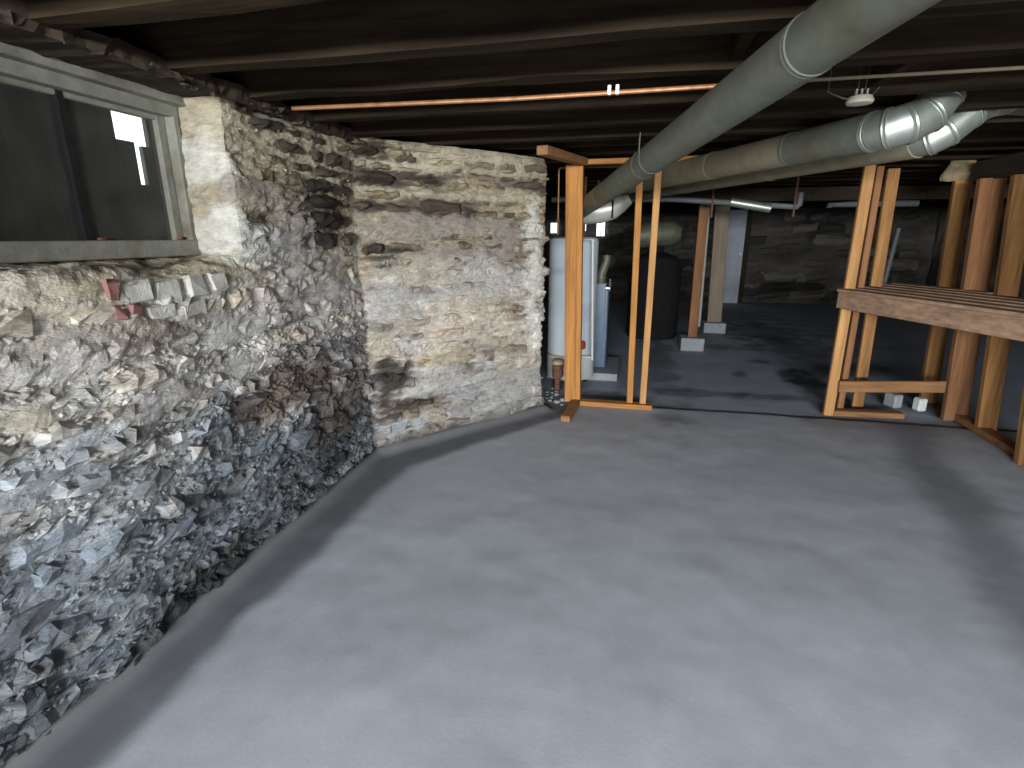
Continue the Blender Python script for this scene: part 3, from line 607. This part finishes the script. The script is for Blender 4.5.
# cloth tied round the head of one stud
def cloth_wrap():
    c0 = atY(967, 150, 5.05); V = []; n, k = 18, 12
    for j in range(k):
        t = j/(k-1); z = c0[2]+.05-.27*t; rr = .05+.012*math.sin(t*9)+(.012 if t < .3 else 0)-.008*t; cx = c0[0]+.012-.035*t
        for i in range(n):
            a = 2*math.pi*i/n; r = rr*(1+.22*math.sin(3*a+5*t)+random.uniform(-.1, .1)); V.append((cx+(r+.045)*math.cos(a), 5.08+r*.95*math.sin(a), z+random.uniform(-.008, .008)))
    F = [(j*n+i, j*n+(i+1) % n, (j+1)*n+(i+1) % n, (j+1)*n+i) for j in range(k-1) for i in range(n)]
    o = MB().add(V, F).build('cloth_wrap', M['cloth'])
    tag(o, 'ragged mildewed cloth wrapped round the top of a stud', 'cloth')
cloth_wrap()

bn = empty('slatted_bench', (1.9, 4.0, 0), 'rough brown timber bench shelf with slatted top before the right studs', 'bench')
ZS = 1.0; F0 = np.array([1.56, 4.46]); dS = np.array([.335, -.942]); dS /= np.linalg.norm(dS); nS = np.array([-dS[1], dS[0]])   # nS points right/back
Ls = 2.5
p = F0; q = F0+dS*Ls
MB().bar((p[0], p[1], ZS-.06), (q[0], q[1], ZS-.06), .12, .038, (0, 0, 1)).build('front_board', M['bench'], bn)
left_dir = np.array([1.05, .42])
for k in range(6):
    off = .03+.165*k; a = F0+nS*off+ (left_dir*0); t0 = off*.28
    a = F0+nS*off-dS*(off*.50); L_ = Ls-.05+off*.5
    # stop at the stud line
    tmax = (2.50-a[0])/dS[0]; L_ = min(L_, tmax)
    if L_ < .2: continue
    e = a+dS*L_
    MB().bar((a[0], a[1], ZS+.012), (e[0], e[1], ZS+.012), .105, .022, (nS[0], nS[1], 0), .003).build('slat', M['bench'], bn)
e = F0+nS*.92-dS*.46
MB().bar((F0[0]+.02, F0[1]+.02, ZS-.045), (e[0], e[1], ZS-.045), .09, .038, (0, 0, 1)).build('end_rail', M['bench'], bn)
MB().bar((e[0]+.0, e[1], ZS-.045), (2.49, 3.3, ZS-.045), .09, .038, (0, 0, 1)).build('back_rail', M['bench'], bn)
for t in (.9, 2.4):
    c = F0+dS*t; MB().bar((c[0]+.03, c[1], ZS-.05), (2.49, c[1]+.25, ZS-.05), .08, .038, (0, 0, 1)).build('cross_rail', M['bench'], bn)
c = F0+dS*2.35+nS*.05; MB().bar((c[0], c[1], 0), (c[0], c[1], ZS-.005), .09, .045).build('leg', M['brown_z'], bn)

# ------------------------------------------------------------------ ducts
def band(p, d, r, m, parent, name='seam_band'):
    p, d = np.array(p, float), np.array(d, float)/np.linalg.norm(d)
    b = MB(); b.tube([p-d*.012, p-d*.008, p-d*.003, p+d*.003, p+d*.008, p+d*.012], [r+.001, r+.004, r+.002, r+.002, r+.004, r+.001], 40, False); o = b.build(name, m, parent, True); return o
def run(parent, a, b, r, m, n, skip=()):
    a, b = np.array(a, float), np.array(b, float)
    for i in range(n):
        p, q = a+(b-a)*i/n, a+(b-a)*(i+1)/n
        MB().tube([p, q], [r+.0015*(i % 2), r+.0015*(i % 2)], 40).build('duct_section', m, parent, True)
        if i: band(p, b-a, r, m, parent)
d1 = empty('trunk_duct', (.1, 3, 1.835), 'big dusty galvanised round duct hung diagonally under the joists', 'duct')
A1 = atZ(873, 0, 1.855); B1 = atZ(628, 176, 1.735); dd = (B1-A1)/np.linalg.norm(B1-A1); A0 = A1-dd*1.6; B2 = B1+dd*1.75; R1 = .070
J = [A0, A1+dd*.21, B1-dd*.35, B1+dd*.75, B2]
for i in range(4):
    MB().tube([J[i], J[i+1]], R1+.0015*(i % 2), 48).build('duct_section', M['galv'], d1, True)
    if i: band(J[i], dd, R1-.001, M['galv'], d1)
# hanger strap
c = A1+dd*1.5; o_ = np.cross(dd, (0, 0, 1)); hp = [c+(R1+.002)*(math.cos(t)*o_+math.sin(t)*np.array([0, 0, 1])) for t in np.linspace(math.pi, 2*math.pi, 16)]
b = MB()
for p, q in zip(hp[:-1], hp[1:]): b.bar(p, q, .02, .002, dd, 0)
b.bar(hp[0], hp[0]+np.array([0, 0, .11]), .02, .002, dd, 0); b.bar(hp[-1], hp[-1]+np.array([0, 0, .11]), .02, .002, dd, 0); b.build('hanger_strap', M['galv'], d1)

Z2 = 1.86; R2 = .083
def mitre_run(parent, pts, r, m):
    t = MB(); n = 36; t.tube(pts, r, n, False); V = np.array(t.v)
    for i in range(len(pts)-1):
        g = MB(); g.v = [tuple(x) for x in V[i*n:(i+2)*n]]; g.f = [(q, (q+1) % n, n+(q+1) % n, n+q) for q in range(n)]
        g.build('elbow_gore', m, parent, True)
        if i:
            d = np.array(pts[i+1])-np.array(pts[i-1]); band(pts[i], d, r, m, parent)
def elbow(parent, p, dirs, seg, r, m):
    p = np.array(p, float)
    for i, d in enumerate(dirs):
        d = np.array(d, float)/np.linalg.norm(d); q = p+d*seg[i]
        MB().tube([p-d*.01, q+d*.01], [r+.002*(i % 2)]*2, 36).build('elbow_gore', m, parent, True)
        band(q, d, r, m, parent); p = q
    return p
d2 = empty('branch_duct', (.6, 3, Z2), 'dusty tan branch duct with bright elbow rising into the joists', 'duct')
a2 = atZ(878, 131, Z2); b2 = atZ(665, 176, Z2); e2 = b2+(b2-a2)*.42; dv = (a2-b2)/np.linalg.norm(a2-b2)
mid = b2+(a2-b2)*.72
run(d2, e2, mid, R2, M['galv_dull'], 3); MB().tube([mid, a2], R2+.001, 40).build('duct_section', M['galv'], d2, True); band(mid, dv, R2, M['galv'], d2)
band(a2-dv*.02, dv, R2, M['galv_new'], d2)
uu = np.array([0, 0, 1.])
mitre_run(d2, [a2, a2+dv*.06, a2+dv*.11+np.array([.035, .03, .012]), a2+dv*.13+np.array([.10, .06, .05]), a2+dv*.14+np.array([.14, .08, .12]), a2+dv*.14+np.array([.15, .09, .22])], R2, M['galv_new'])
d3 = empty('branch_duct', (1.0, 3.4, Z2), 'tan branch duct lying behind the first one, its elbow running off to the right', 'duct')
a3 = atZ(921, 140, Z2); b3 = atZ(665, 187, Z2); e3 = b3+(b3-a3)*.25; dv3 = (a3-b3)/np.linalg.norm(a3-b3)
run(d3, e3, a3, R2, M['galv_dull'], 3)
Y3 = a3[1]
pts3 = [a3, a3+dv3*.05, atY(946, 131, Y3-.06), atY(968, 113, Y3-.06), atY(986, 101, Y3-.02), atY(1008, 97, Y3+.03)]
mitre_run(d3, pts3, R2-.006, M['galv_new'])
MB().tube([pts3[-1], pts3[-1]+np.array([.35, .1, -.01]), pts3[-1]+np.array([1.2, .3, -.01])], R2-.008, 36).build('duct_section', M['galv'], d3, True)
# plenum elbow by the furnace
fe = empty('furnace_elbow', (-.2, 5.2, 1.6), 'clean bright sheet metal elbow where the big duct meets the furnace', 'duct elbow')
fp = [(578, 212, .115), (592, 211, .115), (603, 210, .112), (613, 208, .098), (621, 204, .075), (630, 199, .045)]
t_ = MB(); t_.tube([atY(x_, y_, 5.1) for x_, y_, r_ in fp], [r_ for x_, y_, r_ in fp], 30, False); Vf = t_.v
for i_ in range(5):
    g_ = MB(); g_.v = Vf[i_*30:(i_+2)*30]; g_.f = [(q, (q+1) % 30, 30+(q+1) % 30, 30+q) for q in range(30)]
    g_.build('gore', M['silver'], fe, True)
p1 = atY(613, 208, 5.1); MB().bar(p1+np.array([0, -.105, -.09]), p1+np.array([0, -.105, .13]), .016, .004).build('strap', M['black'], fe)

# ------------------------------------------------------------------ pipes
cp = empty('copper_pipe', (0, 2.2, 1.93), 'thin copper pipe clipped across the undersides of the joists', 'pipe')
YC = 2.262; a = atY(280, 108, YC); zc = 1.935
MB().tube([(-1.47, YC-.02, zc), (-.5, YC, zc-.006), (.55, YC, zc)], .0085, 10).build('pipe', M['copper'], cp, True)
MB().tube([(.53, YC, zc), (2.4, YC, zc+.004)], .006, 10).build('pipe', M['wire'], cp, True)
for xx in (-.12, -.09): MB().box(xx-.006, xx+.006, YC-.012, YC+.012, zc-.012, zc+.02).build('clip', M['galv_new'], cp)
cq = empty('copper_riser', (-.5, 4.7, 1.3), 'slim copper pipe running behind the double post and down to the heater', 'pipe')
a = atY(559, 168, 4.75); b = atY(640, 167, 4.75)
MB().tube([(b[0], 4.75, a[2]), (a[0]+.015, 4.75, a[2]), (a[0], 4.75, a[2]-.015), (a[0]-.004, 4.8, 1.42)], .008, 10).build('pipe', M['copper'], cq, True)
MB().lathe((a[0]-.002, 4.78, 1.52), [(.012, 0), (.016, .01), (.016, .03), (.012, .04)], 10).build('valve', M['iron'], cq)
gp = empty('grey_pipe', (1, 6, 1.7), 'grey pipe crossing the dark back room just below the joists', 'pipe')
a = atY(672, 199, 6.2); b = atY(796, 207, 6.2)
MB().tube([(a[0]-1.3, 6.2, a[2]+.01), (a[0], 6.2, a[2]), (b[0], 6.2, b[2]), (b[0]+.03, 6.2, b[2]+.03), (b[0]+.03, 6.2, b[2]+.14)], .03, 12).build('pipe', M['greypipe'], gp, True)
a = atY(735, 200, 5.9); b = atY(777, 207, 5.9)
MB().tube([a+np.array([0, .27, 0]), b+np.array([0, .27, 0])], .045, 16).build('sleeve', M['galv_new'], gp, True)['label'] = 'short bright metal sleeve'
for xh in (-.4, .8, 1.6): MB().box(xh-.01, xh+.01, 6.165, 6.17, 1.60, 2.0).build('hanger', M['iron'], gp)
a = atY(830, 205, 7.0); b = atY(858, 204, 7.0)
o = MB().tube([a+np.array([-.0, 0, -.03]), a, b, b+np.array([.6, 0, 0])], .035, 12).build('dark_pipe', M['greypipe'], None, True); tag(o, 'dull dark pipe stub behind the right-hand studs below the joists', 'pipe')

# ------------------------------------------------------------------ lamp holder with wires
lh = atY(860, 99, 2.56)
lo = empty('lamp_holder', lh, 'white porcelain lamp holder strung on loose wires under the joists', 'lamp holder')
MB().lathe((lh[0], lh[1], lh[2]-.022), [(.02, 0), (.045, .004), (.05, .014), (.042, .03), (.022, .036)], 20).build('holder', M['white'], lo, True)
for dx in (-.018, .0, .02): MB().box(lh[0]+dx-.004, lh[0]+dx+.004, lh[1]-.01, lh[1]+.01, lh[2]+.012, lh[2]+.035, .001).build('terminal', M['white'], lo)
for pts in ([(-.12, 0, .12), (-.12, 0, .03), (-.06, 0, .005), (-.03, 0, 0)], [(-.015, .0, .12), (-.012, 0, .03)], [(.018, 0, .12), (.012, 0, .03)], [(.075, 0, .13), (.07, 0, .05), (.035, 0, .005)]):
    MB().tube([lh+np.array(q) for q in pts], .0028, 6).build('wire', M['wire'], lo, True)
for (x1, y1, x2, y2, Y, r) in [(460, 40, 463, 82, 2.2, .002), (746, 132, 748, 160, 4.3, .004)]:
    p, q = atY(x1, y1, Y), atY(x2, y2, Y)
    if r > .003: o = MB().tube([p, q], r, 6).build('hanging_string', M['white']); tag(o, 'short pale string hanging from the joists above the branch ducts', 'string')

# ------------------------------------------------------------------ water heater
hc = atZ(569, 381); hx, hy = hc[0]+.005, hc[1]+.02; RH = .232
wh = empty('water_heater', (hx, hy, 0), 'tall white cylindrical water heater behind the orange double post', 'water heater')
MB().lathe((hx, hy, .30), [(RH, 0), (RH, 1.06), (RH-.008, 1.085), (RH-.05, 1.10), (.02, 1.105)], 40).build('tank', M['heater'], wh, True)
MB().lathe((hx, hy, .06), [(RH-.004, 0), (RH+.001, .01), (RH+.001, .225)], 40).build('burner_skirt', M['heater_base'], wh, True)
MB().lathe((hx, hy, .283), [(RH+.004, 0), (RH+.004, .02)], 40).build('band', M['tan'], wh, True)
for a_ in (.6, 2.2, 3.8, 5.4): MB().box(hx+.17*math.cos(a_)-.02, hx+.17*math.cos(a_)+.02, hy+.17*math.sin(a_)-.02, hy+.17*math.sin(a_)+.02, -.02, .06).build('leg', M['black'], wh)
def onT(deg, z, dr=.0): a_ = math.radians(deg); return np.array([hx+(RH+dr)*math.cos(a_), hy+(RH+dr)*math.sin(a_), z])
tv = onT(-62, .38, .03); MB().lathe((tv[0], tv[1], tv[2]), [(.03, 0), (.042, .01), (.042, .06), (.028, .075)], 14).build('control_valve', M['red'], wh, True)
tv = onT(-50, .30, .04); MB().obox(tv, (.05, 0, 0), (0, .03, 0), (0, 0, .012), .006).build('shelf_lip', M['heater_base'], wh)
def curved(name, d0, d1, z0, z1, m):
    V = []; n = 8
    for i in range(n+1):
        for z in (z0, z1): V.append(onT(d0+(d1-d0)*i/n, z, .002))
    MB().add(V, [(2*i, 2*i+2, 2*i+3, 2*i+1) for i in range(n)]).build(name, m, wh)
curved('energy_label', -98, -74, 1.18, 1.28, M['label']); curved('rating_label', -60, -35, .62, .80, M['panel'])
MB().tube([(hx-.08, hy, 1.40), (hx-.08, hy, 1.93)], .012, 10).build('supply_pipe', M['copper'], wh, True); MB().tube([(hx+.09, hy, 1.40), (hx+.09, hy, 1.93)], .012, 10).build('supply_pipe', M['copper'], wh, True)
MB().tube([(hx, hy, 1.40), (hx, hy, 1.55), (hx+.1, hy+.15, 1.68), (hx+.3, hy+.45, 1.74)], .05, 16).build('flue', M['galv'], wh, True)
vb = onT(-120, .0, .12)
ip = empty('rusty_pipe_stand', (vb[0], vb[1], 0), 'rusty brown iron stand by the foot of the white water heater', 'pipe fitting')
a = atY(557, 395, 4.75); px = a[0]
MB().lathe((px, 4.75, .0), [(.028, 0), (.028, .13), (.05, .135), (.05, .25), (.035, .26)], 14).build('stub', M['iron'], ip, True)
MB().lathe((px, 4.75, .26), [(.055, 0), (.055, .03), (.03, .04)], 14).build('cap', M['tan'], ip, True)
# white drain pipe
a = atY(593, 240, 4.80); b = atY(592.5, 352, 4.80)
dp_ = wh
MB().tube([(a[0]-.10, 4.84, a[2]+.0), (a[0]-.01, 4.80, a[2]+.005), (a[0], 4.80, a[2]-.01), (b[0], 4.80, .30)], .011, 10).build('drain_pipe', M['pvc'], dp_, True)['label'] = 'slim white plastic drain pipe'
MB().lathe((a[0]-.0, 4.80, a[2]-.03), [(.016, 0), (.016, .04)], 10).build('fitting', M['pvc'], dp_, True)
# furnace
fx0 = atY(594.5, 300, 5.45)[0]; fx1 = atY(608.5, 300, 5.45)[0]; zt = atY(600, 289, 5.45)[2]
fu = empty('furnace', ((fx0+fx1)/2-.2, 5.7, 0), 'narrow blue grey furnace cabinet with bright flue behind the water heater', 'furnace')
MB().box(fx0-.36, fx1, 5.45, 6.0, .07, zt, .012).build('cabinet', M['blue'], fu)
MB().box(fx0-.37, fx1+.012, 5.44, 6.01, zt, zt+.02, .004).build('top_trim', M['silver'], fu)
MB().box(fx0-.05, fx1-.03, 5.438, 5.45, .35, .95, .004).build('access_panel', M['blue'], fu)
MB().box(fx0-.45, fx1+.13, 5.30, 6.1, -.03, .05, .004).build('base_pad', M['block'], fu)
c = atY(601, 280, 5.6)
MB().tube([(c[0], 5.6, zt+.01), (c[0], 5.6, zt+.14), (c[0]+.02, 5.6, zt+.19), (c[0]+.05, 5.6, zt+.27), (c[0]+.05, 5.6, zt+.33)], [.05, .05, .047, .042, .04], 18).build('flue_pipe', M['galv'], fu, True)
for z in (.04, .1): MB().lathe((c[0], 5.6, zt+z), [(.053, 0), (.055, .006), (.053, .012)], 18).build('flue_ring', M['galv_new'], fu, True)
MB().tube([(fx1+.006, 5.46, zt-.02), (fx1+.006, 5.46, zt+.10)], .008, 8).build('conduit', M['greypipe'], fu)

# ------------------------------------------------------------------ far windows glimpsed above the heater
for i, (x0, y0, x1, y1) in enumerate([(597, 222, 604.5, 236), (578, 224, 586, 231), (551, 223, 557, 233)]):
    p, q = atY(x0, y0, 12.75), atY(x1, y1, 12.75); w = empty('window_%d' % (i+2), (p[0], 12.75, q[2]), kind='structure')
    mx = (p[0]+q[0])/2
    MB().box(p[0], mx-.01, 12.74, 12.76, q[2], p[2]).build('pane', M['daylit'], w); MB().box(mx+.01, q[0], 12.74, 12.76, q[2], p[2]).build('pane', M['daylit'], w)
    MB().box(p[0]-.03, p[0], 12.71, 12.80, q[2]-.03, p[2]+.03).build('frame', M['frame'], w); MB().box(q[0], q[0]+.03, 12.71, 12.80, q[2]-.03, p[2]+.03).build('frame', M['frame'], w)
    MB().box(p[0], q[0], 12.71, 12.80, q[2]-.03, q[2]).build('frame', M['frame'], w); MB().box(p[0], q[0], 12.71, 12.80, p[2], p[2]+.03).build('frame', M['frame'], w)

# ------------------------------------------------------------------ back room posts, panel, clutter
def post(name, lab, bx, by, tx, ty, wpx, m, bw, bh):
    b = atZ(bx, by); T = atY(tx, ty, b[1]); t = empty(name, (b[0], b[1], 0), lab, 'post', 'posts in the back room')
    w = atY(bx+wpx, by, b[1])[0]-b[0]; o = MB().bar((b[0], b[1], bh), (T[0], b[1], 1.80 if b[1] < 7.3 else 1.95), w, .10, bev=.006); o.build('post', m, t)
    MB().box(b[0]-bw/2, b[0]+bw/2, b[1]-bw/2, b[1]+bw/2, -.03, bh, .01).build('footing', M['block'], t); return b, T, t
t1 = post('timber_post', 'reddish brown timber post on a concrete block in the back room', 691, 347, 703.5, 212, 9, M['brown_z'], .29, .14)
t2 = post('timber_post', 'thick grey timber post on a footing, farther than the reddish one', 713, 330, 722, 208, 14, M['post'], .32, .13)
a = atY(719, 300, 12.6); b = atY(738, 297, 12.6); T = atY(743, 210, 12.6)
pn_ = empty('loose_door', ((a[0]+b[0])/2, 12.6, 0), 'tall pale painted door panel standing behind the grey post', 'panel')
MB().box(a[0]-.1, b[0], 12.6, 12.64, -.025, 1.97, .006).build('leaf', M['panel'], pn_); MB().box(b[0]-.08, b[0]-.03, 12.56, 12.6, 1.02, 1.07, .003).build('catch', M['galv_new'], pn_)
MB().box(b[0], b[0]+.10, 12.58, 12.66, -.025, 1.97, .006).build('side_frame', M['girder'], pn_)
p = atY(709, 208, 8.9); q = atY(704.5, 262, 8.9); p[2] = 1.98; q = q+(q-p)*1.0; q[2] = 0
o = MB().tube([p, (p+q)/2, q], .022, 8).build('white_pipe', M['pvc'], None, True); tag(o, 'thin pale pipe glinting between the two back room posts', 'pipe')
# leaning pole beyond the studs, dim duct body, block and rubble
p = atY(899, 228, 6.6); q = atY(884, 285, 6.6); q2 = p+(q-p)*2.4
o = MB().tube([p, q2], .022, 8).build('leaning_pole', M['greypipe']); tag(o, 'grey pole leaning in the dark beyond the right-hand studs', 'pole')
a = atY(640, 234, 7.8); b = atY(672, 236, 7.8)
od = empty('old_boiler_jacket', ((a[0]+b[0])/2, 7.9, 0), 'dim bulky old tank lying back in the darkness behind the thin studs', 'tank')
MB().tube([(a[0]-.05, 7.9, 1.42), (a[0], 7.9, 1.42), (b[0], 7.9, 1.45), (b[0]+.12, 7.9, 1.45)], [.10, .17, .17, .10], 24).build('drum', M['galv'], od, True)
MB().lathe((a[0]+.25, 7.9, 0), [(.34, 0), (.36, .05), (.36, .98), (.30, 1.12), (.1, 1.2), (.08, 1.34)], 28).build('body', M['black'], od, True)
c = atZ(926, 415)
o = MB().obox((c[0], c[1]+.12, .055), (.035, .01, 0), (-.01, .04, 0), (0, 0, .055), .012).build('white_block', M['heater_base']); tag(o, 'small whitish block on the floor under the slatted bench', 'block')
c = atZ(914, 415)
o = MB().obox((c[0]-.06, c[1]+.24, .05), (.04, .02, 0), (-.02, .06, 0), (0, 0, .06), .012).build('stone_lump', M['block']); tag(o, 'grey lump of stone beside the small white block', 'stone')
# rubble at the foot of the angled wall
RP = []
for k in range(13):
    x_, y_ = random.uniform(546, 563), random.uniform(389, 406); c = atZ(x_, y_)
    r = random.uniform(.012, .035); xx, yy2, zz, e = stone_shape(r*2.2, r*1.5, r, 4, 4, 8000+k)
    V = [(c[0]+r*random.uniform(.7, 1.2)*math.cos(a)*math.cos(b_), c[1]+r*random.uniform(.7, 1.2)*math.sin(a)*math.cos(b_), max(.004, r*.5+r*.7*math.sin(b_))) for b_ in (-.9, 0, .9) for a in np.linspace(0, 2*math.pi, 7)[:-1]]
    F = [(j*6+i, j*6+(i+1) % 6, (j+1)*6+(i+1) % 6, (j+1)*6+i) for j in range(2) for i in range(6)]+[(5, 4, 3, 2, 1, 0), (12, 13, 14, 15, 16, 17)]
    o = MB().add(V, F).build('rubble_stone', M['block']); tag(o, 'small loose stone in the rubble between stone wall end and heater', 'stone', 'loose rubble by the wall end')
